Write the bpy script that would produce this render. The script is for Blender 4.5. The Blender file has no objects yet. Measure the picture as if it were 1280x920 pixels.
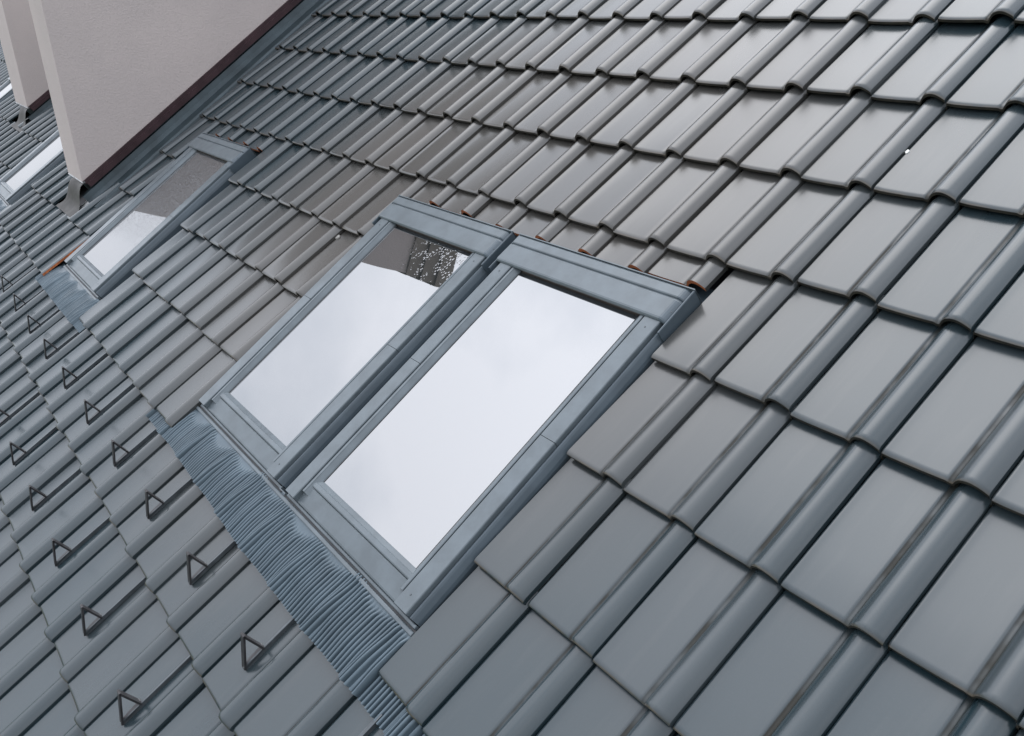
import bpy, math, random
from mathutils import Matrix, Vector, Euler
import numpy as np

random.seed(7)
SC = bpy.context.scene
COL = SC.collection

# ------------------------------------------------------------------ frame of the roof
W = 0.25                      # cover width of one tile in metres; all roof measures below are in tile widths
A = 1.53                      # cover length of one tile in tile widths
PITCH = math.radians(33.5)
CT, ST = math.cos(PITCH), math.sin(PITCH)
ROOF_Z = 9.0                  # height of the roof's origin above the ground

def to_world(u, v, n):
    return Vector((u * W, (v * CT - n * ST) * W, (v * ST + n * CT) * W + ROOF_Z))

# ------------------------------------------------------------------ camera
CAM_R = np.array([[0.588629, 0.655792, -0.472708], [0.304915, -0.72166, -0.621477], [-0.748694, 0.221683, -0.624751]])
CAM_C = np.array([5.72871, -1.85676, 6.91787])
FOCAL = 1094.813
M3 = np.array([[1, 0, 0], [0, CT, -ST], [0, ST, CT]])
ax = (M3 @ CAM_R.T)           # columns: camera right, down, forward in the world
cam_data = bpy.data.cameras.new('camera')
cam = bpy.data.objects.new('camera', cam_data)
COL.objects.link(cam)
cam.matrix_world = Matrix.Translation(to_world(*CAM_C)) @ Matrix(
    [[ax[r][0], -ax[r][1], -ax[r][2]] for r in range(3)]).to_4x4()
cam_data.sensor_width = 36.0
cam_data.sensor_fit = 'HORIZONTAL'
cam_data.lens = 36.0 * FOCAL / 1280.0
cam_data.clip_start = 0.05
cam_data.clip_end = 3000.0
SC.camera = cam

# ------------------------------------------------------------------ sky, sun, exposure
SUN_ELEV, SUN_AZ = math.radians(63), math.radians(-48)   # azimuth from +Y towards +X
world = bpy.data.worlds.new('World')
SC.world = world
world.use_nodes = True
nt = world.node_tree
nt.nodes.clear()
def wn(kind, **kw):
    n = nt.nodes.new(kind)
    for k, val in kw.items():
        setattr(n, k, val)
    return n
w_out = wn('ShaderNodeOutputWorld')
w_bg = wn('ShaderNodeBackground')
w_bg.inputs['Strength'].default_value = 0.105
sky = wn('ShaderNodeTexSky', sky_type='NISHITA')
sky.sun_disc = False
sky.sun_elevation = SUN_ELEV
sky.sun_rotation = SUN_AZ
sky.dust_density = 3.0
w_tc = wn('ShaderNodeTexCoord')
w_map = wn('ShaderNodeMapping')
w_map.inputs['Scale'].default_value = (1.0, 1.0, 1.7)
w_n = wn('ShaderNodeTexNoise')
w_n.inputs['Scale'].default_value = 2.7
w_n.inputs['Detail'].default_value = 6.0
w_n.inputs['Roughness'].default_value = 0.5
w_r = wn('ShaderNodeValToRGB')            # cloud body from grey-blue undersides to white tops
w_r.color_ramp.elements[0].position = 0.37
w_r.color_ramp.elements[0].color = (14.6, 15.7, 17.6, 1)
w_r.color_ramp.elements[1].position = 0.61
w_r.color_ramp.elements[1].color = (20.6, 21.2, 22.8, 1)
w_m = wn('ShaderNodeMix', data_type='RGBA')
w_m.inputs['Factor'].default_value = 0.82  # closed cloud deck, a little blue through it
nt.links.new(w_tc.outputs['Generated'], w_map.inputs['Vector'])
nt.links.new(w_map.outputs['Vector'], w_n.inputs['Vector'])
nt.links.new(w_n.outputs['Fac'], w_r.inputs['Fac'])
nt.links.new(sky.outputs['Color'], w_m.inputs[6])
nt.links.new(w_r.outputs['Color'], w_m.inputs[7])
w_sep = wn('ShaderNodeSeparateXYZ')
nt.links.new(w_tc.outputs['Generated'], w_sep.inputs[0])
w_el = wn('ShaderNodeMapRange')            # overcast sky: darker towards the horizon all the way round
w_el.inputs['From Min'].default_value = 0.0
w_el.inputs['From Max'].default_value = 1.0
w_el.inputs['To Min'].default_value = 0.55
w_el.inputs['To Max'].default_value = 1.20
nt.links.new(w_sep.outputs[2], w_el.inputs[0])
w_sc = wn('ShaderNodeVectorMath', operation='SCALE')
nt.links.new(w_m.outputs[2], w_sc.inputs[0])
nt.links.new(w_el.outputs[0], w_sc.inputs['Scale'])
w_dot = wn('ShaderNodeVectorMath', operation='DOT_PRODUCT')   # the cloud deck is brighter on the side of the veiled sun
w_dot.inputs[1].default_value = (math.sin(SUN_AZ), math.cos(SUN_AZ), 0.0)
nt.links.new(w_tc.outputs['Generated'], w_dot.inputs[0])
w_side = wn('ShaderNodeMapRange')
w_side.inputs['From Min'].default_value = -1.0
w_side.inputs['From Max'].default_value = 1.0
w_side.inputs['To Min'].default_value = 0.68
w_side.inputs['To Max'].default_value = 1.27
nt.links.new(w_dot.outputs['Value'], w_side.inputs[0])
w_sc2 = wn('ShaderNodeVectorMath', operation='SCALE')
nt.links.new(w_sc.outputs[0], w_sc2.inputs[0])
nt.links.new(w_side.outputs[0], w_sc2.inputs['Scale'])
nt.links.new(w_sc2.outputs[0], w_bg.inputs['Color'])
nt.links.new(w_bg.outputs['Background'], w_out.inputs['Surface'])

sun_data = bpy.data.lights.new('sun', 'SUN')
sun_data.energy = 0.8
sun_data.angle = math.radians(50)
sun_data.color = (1.0, 0.985, 0.965)
sun = bpy.data.objects.new('sun', sun_data)
COL.objects.link(sun)
sun_dir = Vector((math.sin(SUN_AZ) * math.cos(SUN_ELEV), math.cos(SUN_AZ) * math.cos(SUN_ELEV), math.sin(SUN_ELEV)))
sun.rotation_euler = (-sun_dir).to_track_quat('-Z', 'Y').to_euler()
sun.location = (0, 0, 40)

SC.view_settings.view_transform = 'Standard'
SC.view_settings.look = 'None'
SC.view_settings.gamma = 1.0
SC.view_settings.use_curve_mapping = False
SC.view_settings.exposure = 0.25
SC.render.engine = 'CYCLES'
SC.cycles.max_bounces = 6

# ------------------------------------------------------------------ materials
MAT = {}
class Nodes:
    def __init__(self, name):
        m = bpy.data.materials.new(name)
        m.use_nodes = True
        self.m, self.t = m, m.node_tree
        self.b = self.t.nodes['Principled BSDF']
        MAT[name] = m
    def n(self, kind, **kw):
        x = self.t.nodes.new(kind)
        for k, val in kw.items():
            setattr(x, k, val)
        return x
    def l(self, a, b):
        self.t.links.new(a, b)
    def math(self, op, a, b=None, clamp=False):
        x = self.n('ShaderNodeMath', operation=op)
        x.use_clamp = clamp
        for i, q in enumerate((a, b)):
            if q is None:
                continue
            if isinstance(q, (int, float)):
                x.inputs[i].default_value = q
            else:
                self.l(q, x.inputs[i])
        return x.outputs[0]
    def smooth(self, val, lo, hi, a=0.0, b=1.0):
        x = self.n('ShaderNodeMapRange', interpolation_type='SMOOTHSTEP')
        self.l(val, x.inputs[0])
        for i, q in enumerate((lo, hi, a, b)):
            x.inputs[i + 1].default_value = q
        return x.outputs[0]
    def noise(self, vec, scale, detail=3.0, rough=0.5):
        x = self.n('ShaderNodeTexNoise')
        x.inputs['Scale'].default_value = scale
        x.inputs['Detail'].default_value = detail
        x.inputs['Roughness'].default_value = rough
        self.l(vec, x.inputs['Vector'])
        return x.outputs['Fac']
    def mix(self, fac, a, b, blend='MIX'):
        x = self.n('ShaderNodeMix', data_type='RGBA', blend_type=blend)
        for s, q in ((0, fac), (6, a), (7, b)):
            if isinstance(q, (int, float)):
                x.inputs[s].default_value = q
            elif isinstance(q, tuple):
                x.inputs[s].default_value = (*q, 1)
            else:
                self.l(q, x.inputs[s])
        return x.outputs[2]
    def bump(self, h, strength, dist):
        x = self.n('ShaderNodeBump')
        x.inputs['Strength'].default_value = strength
        x.inputs['Distance'].default_value = dist
        self.l(h, x.inputs['Height'])
        self.l(x.outputs[0], self.b.inputs['Normal'])
    def set(self, **kw):
        for k, val in kw.items():
            s = self.b.inputs[k.replace('_', ' ')]
            if isinstance(val, tuple):
                s.default_value = (*val, 1)
            elif isinstance(val, (int, float)):
                s.default_value = val
            else:
                self.l(val, s)

def mat_tile():
    k = Nodes('glazed_tile')
    geo = k.n('ShaderNodeNewGeometry').outputs['Position']
    oi = k.n('ShaderNodeObjectInfo').outputs['Random']
    uv = k.n('ShaderNodeUVMap').outputs['UV']
    sep = k.n('ShaderNodeSeparateXYZ')
    k.l(uv, sep.inputs[0])
    u, v = sep.outputs[0], sep.outputs[1]
    big = k.noise(geo, 1.3, 4)
    fine = k.noise(geo, 240, 3, 0.6)
    tone = k.math('ADD', k.math('MULTIPLY', oi, 0.42), k.math('MULTIPLY', big, 0.35))
    base = k.mix(k.smooth(tone, 0.1, 0.6), (0.013, 0.0265, 0.033), (0.025, 0.0375, 0.044))
    dist = k.n('ShaderNodeVectorMath', operation='DISTANCE')   # warm reflection round the middle windows, painted into the base colour
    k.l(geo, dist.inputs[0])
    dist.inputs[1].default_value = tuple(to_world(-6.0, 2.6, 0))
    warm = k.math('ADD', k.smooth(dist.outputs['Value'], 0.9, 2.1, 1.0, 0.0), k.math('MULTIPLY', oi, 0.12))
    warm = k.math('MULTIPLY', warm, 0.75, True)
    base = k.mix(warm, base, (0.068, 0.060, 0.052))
    # dirt collected in the groove beside the roll, its dark reflection painted in too, and thin brown glaze on the front lip
    d = k.math('ABSOLUTE', k.math('SUBTRACT', u, 0.656))
    groove = k.smooth(d, 0.020, 0.036, 1.0, 0.0)
    dn = k.smooth(k.noise(geo, 9, 3), 0.3, 0.62)
    groove = k.math('MULTIPLY', groove, k.math('ADD', k.math('MULTIPLY', dn, 0.6), 0.3))
    base = k.mix(groove, base, (0.026, 0.024, 0.019))
    lip = k.math('MULTIPLY', k.smooth(v, 0.0, 0.016, 1.0, 0.0), k.smooth(k.noise(geo, 14, 4), 0.35, 0.6))
    base = k.mix(k.math('MULTIPLY', lip, 0.6), base, (0.10, 0.075, 0.048))
    # faint dust: fine grain and streaks washed down the slope
    mp = k.n('ShaderNodeMapping')
    mp.inputs['Rotation'].default_value = (-PITCH, 0, 0)
    mp.inputs['Scale'].default_value = (22, 3, 3)
    k.l(geo, mp.inputs['Vector'])
    streak = k.smooth(k.noise(mp.outputs['Vector'], 1.0, 3, 0.6), 0.45, 0.75)
    grain = k.smooth(fine, 0.5, 0.8)
    dust = k.math('ADD', k.math('MULTIPLY', streak, 0.055), k.math('MULTIPLY', grain, 0.03))
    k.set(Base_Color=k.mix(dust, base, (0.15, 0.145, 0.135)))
    r = k.math('ADD', k.math('MULTIPLY', oi, 0.09), 0.20)
    r = k.math('ADD', r, k.math('MULTIPLY', groove, 0.3))
    k.set(Roughness=r, IOR=1.65)
    k.set(Specular_IOR_Level=k.math('SUBTRACT', 0.5, k.math('MULTIPLY', groove, 0.42)))
    return k.m

def mat_simple(name, col, rough, metal=0.0, var=0.12, scale=20, bump=0.0, bscale=80, bdist=0.002):
    k = Nodes(name)
    geo = k.n('ShaderNodeNewGeometry').outputs['Position']
    f = k.noise(geo, scale, 5, 0.6)
    lo = tuple(c * (1 - var) for c in col)
    hi = tuple(min(1, c * (1 + var)) for c in col)
    k.set(Base_Color=k.mix(k.smooth(f, 0.3, 0.7), lo, hi), Metallic=metal)
    k.set(Roughness=k.math('ADD', k.math('MULTIPLY', k.noise(geo, scale * 1.7, 3), 0.2), rough - 0.1))
    if bump:
        k.bump(k.noise(geo, bscale, 4, 0.65), bump, bdist)
    return k.m

def mat_stucco():
    k = Nodes('pink_grey_stucco')
    geo = k.n('ShaderNodeNewGeometry').outputs['Position']
    a = k.noise(geo, 1.2, 5, 0.6)
    b = k.noise(geo, 75, 5, 0.75)
    c = k.mix(k.smooth(a, 0.3, 0.7), (0.53, 0.462, 0.442), (0.59, 0.51, 0.485))
    c = k.mix(k.math('MULTIPLY', k.smooth(b, 0.5, 0.75), 0.32), c, (0.36, 0.315, 0.30))
    k.set(Base_Color=c, Roughness=0.9)
    k.bump(b, 0.7, 0.006)
    return k.m

def mat_glass(name, lo_v, hi_v, amount, vs=95, keep_lo=0.46):
    """coated double glazing; rain drops sit between local heights lo_v and hi_v of the pane"""
    k = Nodes(name)
    tc = k.n('ShaderNodeTexCoord').outputs['Object']
    sep = k.n('ShaderNodeSeparateXYZ')
    k.l(tc, sep.inputs[0])
    zone = k.smooth(sep.outputs[1], lo_v, hi_v)
    vo = k.n('ShaderNodeTexVoronoi', feature='F1')
    vo.inputs['Scale'].default_value = vs
    k.l(tc, vo.inputs['Vector'])
    keep = k.smooth(k.noise(tc, 26, 2), keep_lo, keep_lo + 0.1)
    h = k.smooth(vo.outputs['Distance'], 0.12, 0.42, 1.0, 0.0)
    if name.endswith('top_drops'):   # the drops hang mostly on the right half
        h = k.math('MULTIPLY', h, k.smooth(sep.outputs[0], -0.12, 0.12))
    h = k.math('MULTIPLY', k.math('MULTIPLY', h, keep), k.math('MULTIPLY', zone, amount))
    k.set(Base_Color=(0.022, 0.024, 0.026), Roughness=0.012, IOR=3.6)
    wav = k.math('MULTIPLY', k.noise(tc, 2.2, 0), 0.35)
    k.bump(k.math('ADD', h, wav), 0.9, 0.003)
    return k.m

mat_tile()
mat_simple('tile_edge', (0.030, 0.026, 0.019), 0.55, 0, 0.5, 18, 0.3, 60)
mat_simple('raw_clay', (0.42, 0.13, 0.045), 0.85, 0, 0.35, 30, 0.4, 120)
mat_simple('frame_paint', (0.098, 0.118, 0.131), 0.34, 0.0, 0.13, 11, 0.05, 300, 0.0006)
mat_simple('frame_paint_shaded', (0.062, 0.082, 0.098), 0.38, 0.0, 0.10, 9, 0.05, 300, 0.0006)  # same paint as the frame, darkened: side shade put into the colour
mat_simple('gasket', (0.012, 0.013, 0.015), 0.6)
mat_simple('timber_recess', (0.075, 0.05, 0.035), 0.6, 0, 0.2, 12)
mat_simple('apron_metal', (0.072, 0.100, 0.120), 0.33, 0.3, 0.14, 6, 0.1, 160, 0.001)
mat_simple('hook_metal', (0.045, 0.043, 0.045), 0.38, 0.35, 0.3, 30)
mat_simple('strap_metal', (0.075, 0.085, 0.092), 0.4, 0.2, 0.2, 30)
mat_simple('zinc_clip', (0.3, 0.3, 0.3), 0.35, 0.8, 0.2, 40)
mat_simple('brown_trim', (0.055, 0.03, 0.034), 0.34, 0.15, 0.2, 8)
mat_simple('valley_metal', (0.040, 0.056, 0.064), 0.42, 0.3, 0.25, 5, 0.15, 25, 0.004)
mat_simple('grey_sheet', (0.030, 0.026, 0.022), 0.55, 0.1, 0.25, 14, 0.2, 40, 0.004)
mat_simple('underlay', (0.03, 0.03, 0.033), 0.85)
mat_simple('cornice_board', (0.21, 0.175, 0.14), 0.6, 0, 0.15, 5)
mat_simple('chalky_mark', (0.30, 0.29, 0.27), 0.8, 0, 0.3, 90)
mat_simple('white_lime', (0.75, 0.75, 0.72), 0.7, 0, 0.1, 200)
mat_simple('ground_turf', (0.06, 0.085, 0.035), 0.95, 0, 0.3, 0.4)
mat_stucco()
mat_glass('coated_glass', 90, 91, 0.0)
mat_glass('coated_glass_top_drops', 0.90, 1.02, 0.16, 95)
mat_glass('coated_glass_wet', 0.25, 0.55, 0.40, 190, 0.30)

# ------------------------------------------------------------------ mesh helpers (coordinates in tile widths)
class MB:
    def __init__(self, origin=(0, 0, 0), scale=W):
        self.v, self.f, self.mi, self.sm, self.uv = [], [], [], [], []
        self.o, self.s = origin, scale
        self.mats = []
    def slot(self, name):
        if name not in self.mats:
            self.mats.append(name)
        return self.mats.index(name)
    def vert(self, p, uv=(0.3, 0.5)):
        self.v.append(tuple((p[k] - self.o[k]) * self.s for k in range(3)))
        self.uv.append(uv)
        return len(self.v) - 1
    def face(self, pts, mat, smooth=False, uvs=None):
        ids = [self.vert(p, uvs[k] if uvs else (0.3, 0.5)) for k, p in enumerate(pts)]
        self.f.append(ids); self.mi.append(self.slot(mat)); self.sm.append(smooth)
    def grid(self, rows, mat, smooth=True, flip=False, uvs=None, close=False):
        ids = [[self.vert(p, uvs[r][c] if uvs else (0.3, 0.5)) for c, p in enumerate(row)] for r, row in enumerate(rows)]
        m = self.slot(mat)
        for r in range(len(ids) - 1):
            nc = len(ids[0])
            for c in range(nc if close else nc - 1):
                c2 = (c + 1) % nc
                q = [ids[r][c], ids[r][c2], ids[r + 1][c2], ids[r + 1][c]]
                self.f.append(q[::-1] if flip else q); self.mi.append(m); self.sm.append(smooth)
    def box(self, u0, u1, v0, v1, n0, n1, mat, bev=0.0):
        """box with its four top edges chamfered"""
        b = min(bev, (u1 - u0) * 0.45, (v1 - v0) * 0.45, (n1 - n0) * 0.9)
        rings = [[(u0, v0, n0), (u1, v0, n0), (u1, v1, n0), (u0, v1, n0)]]
        if b > 0:
            rings.append([(u0, v0, n1 - b), (u1, v0, n1 - b), (u1, v1, n1 - b), (u0, v1, n1 - b)])
            k = b * 0.3
            rings.append([(u0 + k, v0 + k, n1 - k), (u1 - k, v0 + k, n1 - k), (u1 - k, v1 - k, n1 - k), (u0 + k, v1 - k, n1 - k)])
        rings.append([(u0 + b, v0 + b, n1), (u1 - b, v0 + b, n1), (u1 - b, v1 - b, n1), (u0 + b, v1 - b, n1)])
        self.grid(rings, mat, False, False, None, True)
        self.face(rings[-1], mat)
        self.face(rings[0][::-1], mat)
    def extrude(self, prof, a0, a1, axis, mat, smooth=False, caps=True):
        """closed profile swept straight; axis 'v': prof = (u, n); axis 'u': prof = (v, n)"""
        def P(q, a):
            return (q[0], a, q[1]) if axis == 'v' else (a, q[0], q[1])
        for i in range(len(prof)):
            p, q = prof[i], prof[(i + 1) % len(prof)]
            self.face([P(p, a0), P(q, a0), P(q, a1), P(p, a1)], mat, smooth)
        if caps:
            self.face([P(q, a0) for q in prof][::-1], mat)
            self.face([P(q, a1) for q in prof], mat)
    def mesh(self, name, fix=True):
        me = bpy.data.meshes.new(name)
        me.from_pydata(self.v, [], self.f)
        for m in self.mats:
            me.materials.append(MAT[m])
        me.polygons.foreach_set('material_index', self.mi)
        me.polygons.foreach_set('use_smooth', self.sm)
        uvl = me.uv_layers.new(name='UVMap')
        li = np.zeros(len(me.loops), dtype=np.int32)
        me.loops.foreach_get('vertex_index', li)
        uvl.data.foreach_set('uv', np.array(self.uv, dtype=np.float32)[li].ravel())
        me.update()
        return me
    def build(self, name, parent=None):
        o = bpy.data.objects.new(name, self.mesh(name))
        COL.objects.link(o)
        if parent:
            o.parent = parent
        return o

def tag(o, label=None, cat=None, group=None, kind=None):
    for k, val in (('label', label), ('category', cat), ('group', group), ('kind', kind)):
        if val:
            o[k] = val
    return o

def thing(name, u, v, n, label, cat, group=None):
    o = bpy.data.objects.new(name, None)
    o.empty_display_size = 0.1
    COL.objects.link(o)
    o.location = to_world(u, v, n)
    o.rotation_euler = (PITCH, 0, 0)
    return tag(o, label, cat, group, 'thing')

def sstep(x, a, b):
    t = max(0.0, min(1.0, (x - a) / (b - a)))
    return t * t * (3 - 2 * t)

# ------------------------------------------------------------------ ground
gm = bpy.data.meshes.new('ground')
gm.from_pydata([(-1500, -1500, 0), (1500, -1500, 0), (1500, 1500, 0), (-1500, 1500, 0)], [], [(0, 1, 2, 3)])
gm.materials.append(MAT['ground_turf'])
ground = bpy.data.objects.new('ground', gm)
COL.objects.link(ground)
tag(ground, kind='structure')

# ------------------------------------------------------------------ roof slope: deck and tiles
STEP = 0.115                  # height of one course over the next
PAN = -0.055                  # pan surface at the front edge of a tile
THICK = 0.058
ROWS = range(-9, 12)
COLS = range(-110, 12)

deck = MB()
deck.box(-110, 12, -9 * A, 12 * A, -0.9, -0.42, 'underlay')
roof = deck.build('roof')
roof.location = to_world(0, 0, 0)
roof.rotation_euler = (PITCH, 0, 0)
tag(roof, 'grey interlocking tiled roof slope', None, None, 'structure')

PROF = [(-0.06, -0.07), (-0.001, -0.07), (0.002, -0.02), (0.006, 0.004), (0.014, 0.010), (0.035, 0.007), (0.065, 0.002), (0.10, -0.001), (0.2, -0.004), (0.4, -0.005), (0.54, -0.002), (0.60, 0.0), (0.616, -0.001),
        (0.628, -0.009), (0.640, -0.015), (0.664, -0.015), (0.676, -0.004), (0.686, 0.018), (0.700, 0.045), (0.722, 0.075),
        (0.750, 0.099), (0.785, 0.117), (0.82, 0.125), (0.855, 0.123), (0.89, 0.113), (0.92, 0.098), (0.948, 0.080),
        (0.968, 0.064), (0.983, 0.051), (0.991, 0.042)]
PROF_LOW = [(-0.05, -0.07), (0.0, -0.07), (0.008, 0.006), (0.06, 0.001), (0.61, 0.0), (0.640, -0.015), (0.664, -0.015), (0.688, 0.022), (0.722, 0.075),
            (0.785, 0.117), (0.855, 0.123), (0.92, 0.098), (0.965, 0.066), (0.991, 0.042)]
LENGTH = 1.1 * A

def prof_n(u, prof=PROF):
    u = u % 1.0
    for (a, b), (c, d) in zip(prof, prof[1:]):
        if a <= u <= c:
            return b + (d - b) * (u - a) / (c - a)
    return prof[-1][1]

def tile_surface_n(u, v):
    """height of the tiled surface at roof coordinates"""
    j = math.floor(v / A)
    return PAN - STEP * (v - j * A) / A + prof_n(u)

def tile_into(mb, i, j, prof, vs, u0=None, u1=None, v0=0.0, cut=False, dn=0.0):
    """one tile, front edge at v = j*A; u0/u1/v0 cut it (raw clay shows on cut faces)"""
    pts = list(prof)
    if u0 is not None:
        pts = [(u0, prof_n(u0, prof))] + [q for q in pts if q[0] > u0 + 0.004]
    if u1 is not None:
        pts = [q for q in pts if q[0] < u1 - 0.004] + [(u1, prof_n(u1, prof))]
    def lip(s):
        if cut:
            return 0.0
        return -0.020 * max(0.0, 1 - s / 0.06) ** 2.6
    vv = [v0 + (LENGTH - v0) * x if cut else x * LENGTH for x in vs]
    top, uvs = [], []
    for s in vv:
        top.append([(i + u, j * A + s, PAN + n - STEP * s / A + lip(s) + dn) for u, n in pts])
        uvs.append([(u, s / LENGTH + (0.1 if cut else 0)) for u, n in pts])
    bot = [[(p[0], p[1], p[2] - THICK + (0.018 if (s == vv[0] and not cut) else 0)) for p in row] for row, s in zip(top, vv)]
    # the top's normals point away from the roof
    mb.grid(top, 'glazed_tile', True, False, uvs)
    mb.grid([bot[0], bot[-1]], 'glazed_tile', True, True)
    fm = 'raw_clay' if cut else 'tile_edge'
    mb.grid([bot[0], top[0]], fm, True, False, [[(q[0][0], 0.0) for q in zip(uvs[0])]] * 2 if not cut else None)
    mb.grid([top[-1], bot[-1]], 'glazed_tile', True)
    mb.grid([[r[-1] for r in top], [r[-1] for r in bot]], 'raw_clay' if u1 is not None else 'glazed_tile', True)
    mb.grid([[r[0] for r in bot], [r[0] for r in top]], 'raw_clay' if (u0 is not None and cut) else 'glazed_tile', True)

VS = [0, 0.004, 0.009, 0.016, 0.025, 0.036, 0.3, 0.65, 1.0]
VS_LOW = [0, 0.02, 0.06, 1.0]

# windows: (left u, right u)
V_LO, V_HI = -2.44, 2.47
WINDOWS = {'mid_left': (-8.00, -4.59), 'mid_right': (-4.40, -0.97), 'by_wall': (-18.72, -15.27),
           'behind_wall': (-31.50, -28.05), 'far': (-49.4, -45.95)}
HOLES = [(-8, -2), (-19, -16), (-32, -29), (-50, -47)]   # first and last tile column taken out
WALLS = [(-23.75, -21.85, -0.52), (-39.90, -36.90, 0.84)]

def tile_state(i, j):
    """None = no tile; else dict of cuts"""
    for a, b in HOLES:
        if a <= i <= b:
            if j in (-2, -1, 0):
                return None
            if j == 1:
                return dict(v0=2.60 + (0.0, 0.03, 0.012)[(i * 7) % 3] - A, cut=True)
    for (wl, wr, wv) in WALLS:
        jr = math.floor(wv / A) + 1
        c0, c1 = math.floor(wl), math.floor(wr) + 1
        if j >= jr and c0 <= i <= c1:
            if i == c1:
                return dict(u0=0.26, cut=False)
            return None
        if j == jr - 1 and c0 <= i <= c0 + 1:
            return None
    if i == -20 and j == -2:
        return dict(u1=0.92, cut=False)
    if i == -1 and j in (-2, -1, 0, 1):
        return dict(u0=0.07, cut=False)
    return {}

def project(u, v, n):
    q = CAM_R @ (np.array([u, v, n]) - CAM_C)
    if q[2] < 0.3:
        return None
    return (640 + FOCAL * q[0] / q[2], 460 + FOCAL * q[1] / q[2])

def clip_area(poly):
    def cl(ps, f, inter):
        out = []
        for k in range(len(ps)):
            a, b = ps[k - 1], ps[k]
            fa, fb = f(a), f(b)
            if fa >= 0:
                out.append(a)
            if (fa >= 0) != (fb >= 0):
                t = fa / (fa - fb)
                out.append((a[0] + (b[0] - a[0]) * t, a[1] + (b[1] - a[1]) * t))
        return out
    for f in (lambda p: p[0], lambda p: 1280 - p[0], lambda p: p[1], lambda p: 920 - p[1]):
        poly = cl(poly, f, None)
        if not poly:
            return 0.0
    return abs(sum(poly[k - 1][0] * poly[k][1] - poly[k][0] * poly[k - 1][1] for k in range(len(poly)))) / 2

cands = []
for j in ROWS:
    for i in COLS:
        st = tile_state(i, j)
        if st is None:
            continue
        if i < -62 and not (-2 <= j <= 10):
            continue
        va = j * A + (st.get('v0', 0) or 0)
        ua = i + (st.get('u0') or 0); ub = i + (st.get('u1') or 1)
        pp = [project(*q) for q in ((ua, va, 0), (ub, va, 0), (ub, (j + 1) * A, 0), (ua, (j + 1) * A, 0))]
        area = 0.0 if any(q is None for q in pp) else clip_area(pp)
        if i < -24:
            area *= 0.3                     # mostly hidden by the wall
        cands.append((area, i, j, st))
cands.sort(key=lambda c: -c[0])
mesh_cache = {}
for area, i, j, st in cands[:300]:
    key = tuple(sorted(st.items()))
    if key not in mesh_cache:
        mb = MB()
        tile_into(mb, 0, 0, PROF, VS, st.get('u0'), st.get('u1'), st.get('v0', 0.0), st.get('cut', False))
        mesh_cache[key] = mb.mesh('roof_tile')
    o = bpy.data.objects.new('roof_tile', mesh_cache[key])
    COL.objects.link(o)
    o.parent = roof
    o.location = ((i + random.uniform(-0.009, 0.009)) * W, (j * A + random.uniform(-0.02, 0.02)) * W, random.uniform(-0.009, 0.009) * W)
    o.rotation_euler = (random.uniform(-0.005, 0.005), random.uniform(-0.007, 0.007), random.uniform(-0.006, 0.006))
rest = MB()
for area, i, j, st in cands[300:]:
    tile_into(rest, i + random.uniform(-0.008, 0.008), j + random.uniform(-0.008, 0.008), PROF if i > -14 else PROF_LOW, VS if i > -14 else VS_LOW,
              st.get('u0'), st.get('u1'), st.get('v0', 0.0), st.get('cut', False), random.uniform(-0.008, 0.008))
tag(rest.build('distant_roof_tiles', roof), None, None, None, 'stuff')
print('tiles in frame', sum(1 for c in cands if c[0] > 1), 'total', len(cands), 'area of 300th', cands[299][0])

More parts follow.
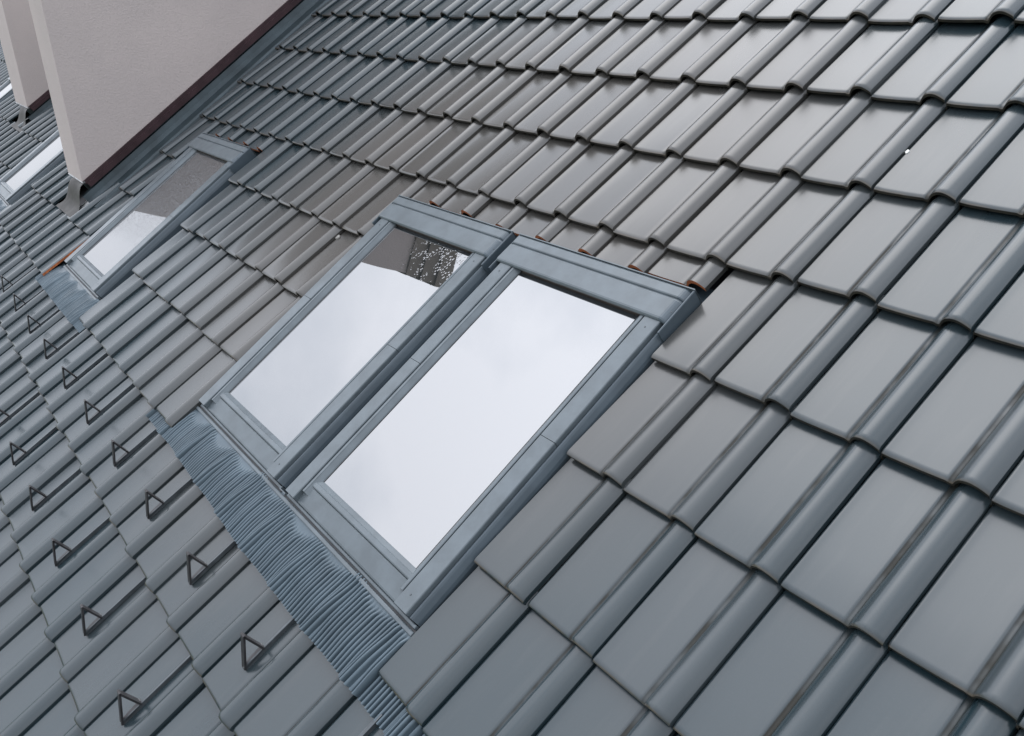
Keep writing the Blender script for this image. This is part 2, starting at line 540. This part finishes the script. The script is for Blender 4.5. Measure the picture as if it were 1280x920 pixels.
# ------------------------------------------------------------------ roof windows
def roof_window(ul, ur, label, glass, detail=True):
    um = (ul + ur) / 2
    root = thing('roof_window', um, V_LO, -0.3, label, 'roof window', 'roof windows set in the tiled slope')
    og = (um, V_LO, -0.3)
    new = lambda: MB(og)
    T = 0.05                        # top of the sash
    HB = 1.965                      # lower edge of the hood
    # outer frame covers down both sides: a rounded shoulder falling to the tiles
    for s, ue in ((-1, ul), (1, ur)):
        m = new()
        prof = [(ue, -0.50), (ue, -0.14), (ue - s * 0.012, -0.10), (ue - s * 0.045, -0.035), (ue - s * 0.06, -0.014), (ue - s * 0.072, -0.006), (ue - s * 0.084, -0.010),
                (ue - s * 0.092, -0.035), (ue - s * 0.14, -0.035), (ue - s * 0.14, -0.50)]
        if s > 0:
            prof = prof[::-1]
        m.extrude(prof, V_LO + 0.02, V_HI - 0.02, 'v', 'frame_paint_shaded')
        m.build('frame_cover', root)
        m = new()                   # upper cover piece beside the hood
        p2 = [(ue + s * 0.010, -0.30), (ue + s * 0.010, 0.055), (ue + s * 0.004, 0.066), (ue - s * 0.010, 0.066), (ue - s * 0.016, 0.05), (ue - s * 0.016, -0.30)]
        if s > 0:
            p2 = p2[::-1]
        m.extrude(p2, 1.78, V_HI + 0.012, 'v', 'frame_paint_shaded')
        m.build('hood_side_cover', root)
        m = new()                   # flashing gutter between window and tiles
        a, b = sorted((ue + s * 0.004, ue + s * 0.16))
        m.box(a, b, V_LO - 0.2, V_HI + 0.1, -0.55, -0.40, 'apron_metal')
        m.build('side_gutter', root)
    # sash rails in two lengths with a butt joint, rubber seal, glazing bead
    for s, ue in ((-1, ul), (1, ur)):
        o_, i_ = ue - s * 0.10, ue - s * 0.365
        for (va, vb) in ((V_LO + 0.02, 0.02), (0.027, HB + 0.06)):
            m = new()
            prof = [(o_, -0.10), (o_, T - 0.022), (o_ - s * 0.004, T - 0.008), (o_ - s * 0.014, T), (i_ + s * 0.010, T), (i_, T - 0.010), (i_, -0.10)]
            if s > 0:
                prof = prof[::-1]
            m.extrude(prof, va, vb, 'v', 'frame_paint')
            m.build('side_rail', root)
        m = new()
        g0, g1 = i_, ue - s * 0.388
        m.box(*sorted((g0, g1)), V_LO + 0.36, HB, -0.10, -0.02, 'gasket')
        m.build('seal', root)
        m = new()
        b1 = ue - s * 0.515
        prof = [(g1, -0.10), (g1, T - 0.016), (g1 - s * 0.008, T - 0.010), (g1 - s * 0.045, T - 0.012), (g1 - s * 0.052, T - 0.022), (b1 + s * 0.012, -0.018), (b1, -0.034), (b1, -0.10)]
        if s > 0:
            prof = prof[::-1]
        m.extrude(prof, V_LO + 0.17, HB, 'v', 'frame_paint')
        m.build('glazing_bead', root)
        m = new()                   # thin sealant line on the pane
        m.box(*sorted((b1 - s * 0.012, b1)), V_LO + 0.42, HB, -0.05, -0.030, 'gasket')
        m.build('sealant_line', root)
    # bottom rail and bead
    m = new()
    prof = [(V_LO + 0.012, -0.20), (V_LO + 0.012, -0.07), (V_LO + 0.02, -0.05), (V_LO + 0.04, -0.042), (V_LO + 0.272, 0.000), (V_LO + 0.285, -0.006), (V_LO + 0.285, -0.20)]
    m.extrude(prof, ul + 0.105, ur - 0.36, 'u', 'frame_paint')
    m.build('bottom_rail', root)
    m = new()
    prof = [(V_LO + 0.289, -0.10), (V_LO + 0.289, 0.002), (V_LO + 0.297, 0.016), (V_LO + 0.31, 0.021), (V_LO + 0.365, 0.017), (V_LO + 0.375, 0.004), (V_LO + 0.42, -0.022), (V_LO + 0.435, -0.034), (V_LO + 0.435, -0.10)]
    m.extrude(prof, ul + 0.385, ur - 0.385, 'u', 'frame_paint')
    m.build('bottom_bead', root)
    m = new()                       # lower frame strip and its rubber lip
    m.box(ul + 0.02, ur, V_LO - 0.035, V_LO + 0.01, -0.30, -0.085, 'frame_paint', 0.012)
    m.build('bottom_frame_strip', root)
    m = new()
    m.box(ul - 0.04, ur + 0.04, V_LO - 0.060, V_LO - 0.036, -0.30, -0.10, 'gasket')
    m.build('bottom_seal', root)
    # pane
    m = new()
    m.box(ul + 0.50, ur - 0.50, V_LO + 0.40, HB + 0.03, -0.09, -0.034, glass)
    m.build('pane', root)
    # dark recess under the hood and the hood itself
    m = new()
    m.box(ul + 0.36, ur - 0.36, HB + 0.004, HB + 0.05, -0.12, 0.02, 'timber_recess')
    m.build('head_recess', root)
    m = new()
    prof = [(HB + 0.01, 0.02), (HB - 0.03, 0.045), (HB - 0.028, 0.066), (HB - 0.012, 0.083), (HB + 0.01, 0.090), (HB + 0.29, 0.084), (HB + 0.303, 0.076), (HB + 0.308, 0.056), (HB + 0.328, 0.054),
            (HB + 0.338, 0.074), (HB + 0.352, 0.082), (V_HI - 0.03, 0.076), (V_HI, 0.055), (V_HI, -0.45), (HB + 0.1, -0.45), (HB + 0.1, 0.0)]
    m.extrude(prof, ul + 0.02, ur - 0.13, 'u', 'frame_paint')
    hood = m.build('hood', root)
    m = new()                       # rounded end of the hood
    e0, e1 = ur - 0.129, ur - 0.020
    rows = []
    for t in (0.0, 0.25, 0.5, 0.75, 1.0):
        x = e0 + (e1 - e0) * t
        drop = 0.075 * t ** 2
        rows.append([(x, v, (n - drop) if n > 0.015 else n) for v, n in prof])
    m.grid(rows, 'frame_paint_shaded', False, False, None, True)
    m.face([rows[-1][k] for k in range(len(prof))], 'frame_paint_shaded')
    m.build('end_cap', hood)
    if detail:
        m = new()                   # thin lip along the top edge of the hood
        m.box(ul + 0.0, ur + 0.01, V_HI + 0.001, V_HI + 0.016, -0.3, 0.080, 'frame_paint')
        m.build('back_lip', hood)
        for (uu, vv, zz) in ((ur - 0.065, 2.10, 0.055), (ur - 0.065, 2.33, 0.045), (ur - 0.235, 1.80, T), (ul + 0.23, 1.80, T), (ur - 0.235, V_LO + 0.2, T)):
            m = new()
            ring = [(uu + 0.011 * math.cos(k * math.pi / 4), vv + 0.011 * math.sin(k * math.pi / 4)) for k in range(8)]
            m.grid([[(x, y, zz - 0.03) for x, y in ring], [(x, y, zz + 0.006) for x, y in ring]], 'strap_metal', True, False, None, True)
            m.face([(x, y, zz + 0.006) for x, y in ring], 'strap_metal')
            m.build('screw', root)
    return root

roof_window(*WINDOWS['mid_left'], 'left roof window of the middle pair, raindrops on the top of its pane', 'coated_glass_top_drops')
roof_window(*WINDOWS['mid_right'], 'largest grey framed roof window in front, its whole pane reflecting white sky', 'coated_glass')
roof_window(*WINDOWS['by_wall'], 'narrow looking roof window beside the stucco wall, half its pane mottled grey', 'coated_glass_wet')
roof_window(*WINDOWS['behind_wall'], 'bright white roof window half hidden behind the nearer stucco wall', 'coated_glass', False)
roof_window(*WINDOWS['far'], 'farthest roof window, a white sliver at the left edge behind the far wall', 'coated_glass', False)

# back flashing between the cut tiles and the hoods, and the sheet lying between the middle pair
for (a, b), lab in (((-8.2, -0.92), 'grey metal gutter strip above the middle pair of windows, under cut tiles'),
                    ((-18.9, -14.95), 'grey metal gutter strip above the window beside the wall')):
    t = thing('gutter_strip', (a + b) / 2, V_HI, -0.35, lab, 'flashing', 'metal strips above the windows')
    m = MB(((a + b) / 2, V_HI, -0.35))
    m.box(a, b, V_HI + 0.02, V_HI + 0.35, -0.38, -0.34, 'apron_metal')
    m.build('sheet', t)
t = thing('gutter_strip', -4.495, 0, -0.3, 'dark blue metal channel between the two middle windows', 'flashing')
m = MB((-4.495, 0, -0.3))
m.box(-4.585, -4.405, V_LO - 0.02, V_HI + 0.2, -0.50, -0.26, 'frame_paint_shaded')
m.build('sheet', t)
m = MB((-4.495, 0, -0.3))
m.box(-4.58, -4.39, V_LO - 0.035, V_LO - 0.021, -0.3, -0.06, 'frame_paint')
m.build('end_plate', t)

# ------------------------------------------------------------------ pleated aprons
def apron(ul, ur, u_a, u_b, v_end, label, per=15, seg=10):
    um = (ul + ur) / 2
    root = thing('flashing_apron', um, V_LO, -0.1, label, 'flashing', 'pleated flashings under the windows')
    m = MB((um, V_LO, -0.1))
    rnd = random.Random(3)
    nu = int((u_b - u_a) * per * seg)
    nv = 26
    v0 = V_LO - 0.04
    rows = []
    ph = [rnd.uniform(-0.35, 0.25) for _ in range(200)]
    for a in range(nv + 1):
        row = []
        t = a / nv
        for c in range(nu + 1):
            u = u_a + (u_b - u_a) * c / nu
            end = v_end(u)
            v = v0 + (end - v0) * t
            under = sstep(u, ul - 0.25, ul - 0.05) * (1 - sstep(u, ur + 0.02, ur + 0.2))
            tile = tile_surface_n(u, min(v, -2 * A - 0.001)) if v <= -2 * A else (PAN - STEP + prof_n(u))
            tile = min(tile + 0.038, 0.1)
            # soft drape: the sheet bridges the grooves
            pan_h = -0.052
            d = sstep(-v, 2.50, 3.12)
            n = (1 - d) * (-0.11 * under + (-0.16) * (1 - under)) + d * max(tile, pan_h if ul - 0.3 < u < ur + 0.02 else tile)
            roll = math.exp(-(((u - 0.84 + 0.5) % 1.0 - 0.5) / 0.30) ** 2)
            start = -2.74 + 0.22 * roll + 0.05 * math.sin(u * 2.3)
            near = sstep(u, ul, ul + (ur - ul) * 0.35)
            start = start + 0.12 * near * (1 - 0.5 * roll)
            amp = sstep(-v, -start, -start + 0.13) * (0.45 + 0.55 * max(roll, near * 0.8))
            fan = 0.010 * math.sin(2 * math.pi * u) * (1 - t)
            k = (u + fan) * per
            kk = int(math.floor(k)) % 200
            x = k - math.floor(k)
            tri = 1 - abs(math.cos(math.pi * x)) ** 5
            n += amp * (tri - 0.5) * 0.075 * (1 + ph[kk])
            v2 = v - (0.012 * (tri - 0.5) * t)
            row.append((u, v2, n))
        rows.append(row)
    m.grid(rows, 'apron_metal', True, True)
    low = [[(p[0], p[1], p[2] - 0.006) for p in rows[-1]], rows[-1]]
    m.grid(low, 'apron_metal', True)
    m.build('pleated_sheet', root)
    m = MB((um, V_LO, -0.1))        # folded strip where the sheet meets the frame
    for x0 in (0, ):
        m.box(ul - 0.05, ur + 0.03, v0 - 0.075, v0 - 0.024, -0.125, -0.085, 'frame_paint', 0.01)
    m.build('folded_strip', root)
    return root

apron(-8.0, -0.97, -9.03, 0.35, lambda u: -3.24 - 0.11 * sstep(u, -8, -3.5) + 0.008 * math.sin(u * 3.1),
      'long pleated blue-grey flashing under the middle pair of windows')
apron(-18.72, -15.27, -19.8, -14.4, lambda u: -3.26, 'short pleated blue-grey flashing under the window beside the wall', 14, 4)
apron(-31.5, -28.05, -32.4, -27.4, lambda u: -3.26, 'pleated flashing under the window half hidden by the nearer wall', 10, 4)

# ------------------------------------------------------------------ snow guard hooks
def snow_hook(i, j, label):
    u = i + 0.42
    vf = (j + 0.315) * A
    base = tile_surface_n(u, vf)
    sl = -STEP / A
    root = thing('snow_guard_hook', u, vf, base, label, 'snow hook', 'snow guard hooks on the lower courses')
    og = (u, vf, base)
    m = MB(og)
    v_top = -3.27 if (j == -3 and i >= -9) else (j + 1) * A + 0.06
    h = 0.04                         # half width of the strap
    def nn(v):
        return base + sl * (v - vf)
    # strap: flat bar with a stiffening rib, lying on the pan
    rows = []
    for v in (vf - 0.02, v_top):
        q = nn(v)
        lift = 0.0
        rows.append([(u - h, v, q + 0.004), (u - h, v, q + 0.022), (u - h + 0.03, v, q + 0.022), (u - h + 0.036, v, q + 0.034), (u + h - 0.03, v, q + 0.034),
                     (u + h - 0.02, v, q + 0.062), (u + h, v, q + 0.062), (u + h, v, q + 0.004)])
    m.grid(rows, 'strap_metal', False, True, None, True)
    m.face(rows[0], 'strap_metal'); m.face(rows[1][::-1], 'strap_metal')
    m.build('strap', root)
    # triangular loop of bent flat bar standing on the strap
    m = MB(og)
    q = base + 0.034
    tri = [(vf - 0.02, q), (vf + 0.275, q), (vf + 0.262, q + 0.325)]
    cx = sum(p[0] for p in tri) / 3; cz = sum(p[1] for p in tri) / 3
    def bar(p, r, w, th):
        d = Vector((r[0] - p[0], r[1] - p[1])).normalized()
        nrm = Vector((-d.y, d.x))
        e = 0.012
        p = (p[0] - d.x * e, p[1] - d.y * e); r = (r[0] + d.x * e, r[1] + d.y * e)
        a = [(p[0] + nrm.x * th, p[1] + nrm.y * th), (p[0] - nrm.x * th, p[1] - nrm.y * th)]
        b = [(r[0] + nrm.x * th, r[1] + nrm.y * th), (r[0] - nrm.x * th, r[1] - nrm.y * th)]
        ring = [[(u - w, *a[0]), (u + w, *a[0]), (u + w, *a[1]), (u - w, *a[1])], [(u - w, *b[0]), (u + w, *b[0]), (u + w, *b[1]), (u - w, *b[1])]]
        m.grid(ring, 'hook_metal', False, True, None, True)
        m.face(ring[0], 'hook_metal'); m.face(ring[1][::-1], 'hook_metal')
    bar(tri[0], tri[2], 0.045, 0.013)
    bar(tri[2], tri[1], 0.045, 0.013)
    bar(tri[0], tri[1], 0.040, 0.008)
    m.build('triangular_loop', root)
    m = MB(og)
    m.box(u - 0.05, u + 0.0, vf + 0.27, vf + 0.29, nn(vf) + 0.02, nn(vf) + 0.06, 'zinc_clip', 0.006)
    m.build('clip', root)
    # knock the whole thing a little askew
    root.rotation_euler = (PITCH + random.uniform(-0.01, 0.01), random.uniform(-0.03, 0.03), random.uniform(-0.015, 0.015))
    return root

ORD = ['nearest', 'second', 'third', 'fourth', 'fifth', 'sixth', 'seventh', 'eighth', 'ninth', 'tenth', 'eleventh', 'twelfth']
for k in range(10):
    w_ = ORD[k]
    snow_hook(-3 - 2 * k, -3, ('nearest snow guard hook' if k == 0 else w_ + ' snow guard hook from the bottom') + ' in the row touching the pleated flashing')
for k in range(6):
    w_ = ORD[k]
    snow_hook(-4 - 2 * k, -4, ('nearest snow guard hook' if k == 0 else w_ + ' snow guard hook from the bottom') + ' in the outer row, one course below the flashing')
snow_hook(-1, -3, 'snow guard hook at the bottom edge of the picture, near the flashing end')

# ------------------------------------------------------------------ stucco walls rising from the roof
def rv(y, z):                         # world-aligned (y, z) in tile widths to roof (v, n)
    return (CT * y + ST * z, -ST * y + CT * z)
def yz(v, n):
    return (CT * v - ST * n, ST * v + CT * n)

def stucco_wall(wl, wr, wv, label, topz=10.5):
    y0, z0 = yz(wv, 0.40)
    root = bpy.data.objects.new('stucco_wall', None)
    COL.objects.link(root)
    root.location = to_world((wl + wr) / 2, wv, 0)
    tag(root, label, 'wall', 'stucco walls standing on the roof', 'thing')
    oy, oz = yz(wv, 0)
    og = ((wl + wr) / 2, oy, oz)
    zt = z0 + topz
    v_end = (zt - CT * 0.40) / ST
    y_end = yz(v_end, 0.40)[0]
    def prism(prof, a, b, mat, name, smooth=False):
        m = MB(og)
        n = len(prof)
        for k in range(n):
            p, q = prof[k], prof[(k + 1) % n]
            m.face([(a, *p), (b, *p), (b, *q), (a, *q)][::-1], mat)
        m.face([(b, *p) for p in prof], mat)
        m.face([(a, *p) for p in prof][::-1], mat)
        return m.build(name, root)
    prism([(y0, z0), (y_end, zt), (y0, zt)], wl, wr, 'pink_grey_stucco', 'stucco_body')
    # plinth below the stucco, down into the roof
    P = lambda v, n: yz(v, n)
    prism([P(wv + 0.05, -0.4), P(v_end, -0.4), P(v_end, 0.399), P(wv + 0.05, 0.399)], wl + 0.04, wr - 0.04, 'valley_metal', 'plinth')
    # brown drip trim along the foot, in two bands
    prism([P(wv + 0.02, 0.30), P(v_end, 0.30), P(v_end, 0.396), P(wv + 0.02, 0.396)], wr - 0.03, wr + 0.045, 'brown_trim', 'drip_trim')
    prism([P(wv + 0.06, 0.16), P(v_end, 0.16), P(v_end, 0.298), P(wv + 0.06, 0.298)], wr - 0.03, wr + 0.09, 'brown_trim', 'drip_trim')
    # stepped cornice boards at the top
    for k in range(3):
        pr_ = 0.07 + 0.09 * k
        za = zt + 0.002 + 0.61 * k
        m = MB(og)
        m.box(wl - pr_, wr + pr_, y0 - pr_, y_end + 3, za, za + 0.608, 'cornice_board')
        m.build('cornice_board', root)
    # valley sheet beside the wall with one standing fold
    m = MB(og)
    prof = [(wr - 0.05, 0.12), (wr + 0.06, 0.10), (wr + 0.10, -0.05), (wr + 0.22, -0.14), (wr + 0.85, -0.16), (wr + 0.90, -0.08), (wr + 0.96, -0.075),
            (wr + 1.0, -0.13), (wr + 1.35, -0.15), (wr + 1.9, -0.2)]
    vs = [wv - 0.30, wv + 2, wv + 6, wv + 12, v_end]
    rows = [[(u, *yz(v, n)) for u, n in prof] for v in vs]
    m.grid(rows, 'valley_metal', False)
    m.build('valley_sheet', root)
    # bent sheet closing the foot of the narrow front
    m = MB(og)
    rows = []
    for k in range(9):
        t = k / 8
        v = wv - 0.02 - 0.95 * t
        n = 0.36 - 0.40 * sstep(t, 0.05, 0.75) + 0.05 * t
        ua = wr - 1.25 + 0.10 * math.sin(t * 3) - 0.25 * t
        ub = wr + 0.10 + 0.45 * t ** 1.5
        rows.append([(ua + (ub - ua) * s / 6, *yz(v, n + 0.03 * math.sin(s * 1.1 + t * 2) - 0.10 * (s / 6) ** 3 * t)) for s in range(7)])
    m.grid(rows, 'grey_sheet', True, True)
    m.build('front_sheet', root)
    m = MB(og)
    a = [P(wv - 0.03, 0.34), P(wv + 0.05, 0.34), P(wv + 0.05, 0.385), P(wv - 0.03, 0.385)]
    for k in range(4):
        p, q = a[k], a[(k + 1) % 4]
        m.face([(wl, *p), (wr + 0.05, *p), (wr + 0.05, *q), (wl, *q)][::-1], 'zinc_clip')
    m.face([(wr + 0.05, *p) for p in a], 'zinc_clip')
    m.build('front_edge_strip', root)
    return root

stucco_wall(*WALLS[0], 'tall pink-grey stucco wall with brown foot trim, filling the upper left corner')
stucco_wall(*WALLS[1], 'far stucco wall partly hidden behind the nearer wall at the left edge')

# ------------------------------------------------------------------ small leftovers on the tiles
def dropping(u, v, r, label, mat='white_lime'):
    n = tile_surface_n(u, v)
    root = thing('bird_dropping', u, v, n, label, 'bird dropping', 'white specks on the tiles')
    m = MB((u, v, n))
    rnd = random.Random(int(u * 100))
    ring = [(u + r * (0.7 + 0.5 * rnd.random()) * math.cos(a * 0.7), v + r * 1.4 * (0.7 + 0.5 * rnd.random()) * math.sin(a * 0.7)) for a in range(9)]
    m.grid([[(x, y, n - 0.01) for x, y in ring], [(u + (x - u) * 0.8, v + (y - v) * 0.8, n + 0.012) for x, y in ring]], mat, True, False, None, True)
    m.face([(u + (x - u) * 0.8, v + (y - v) * 0.8, n + 0.012) for x, y in ring], mat)
    m.build('splash', root)

dropping(0.01, 5.27, 0.028, 'tiny white speck on a tile roll at the upper right')
dropping(-8.99, 1.36, 0.05, 'pale chalky blotch on a tile roll left of the middle windows', 'chalky_mark')
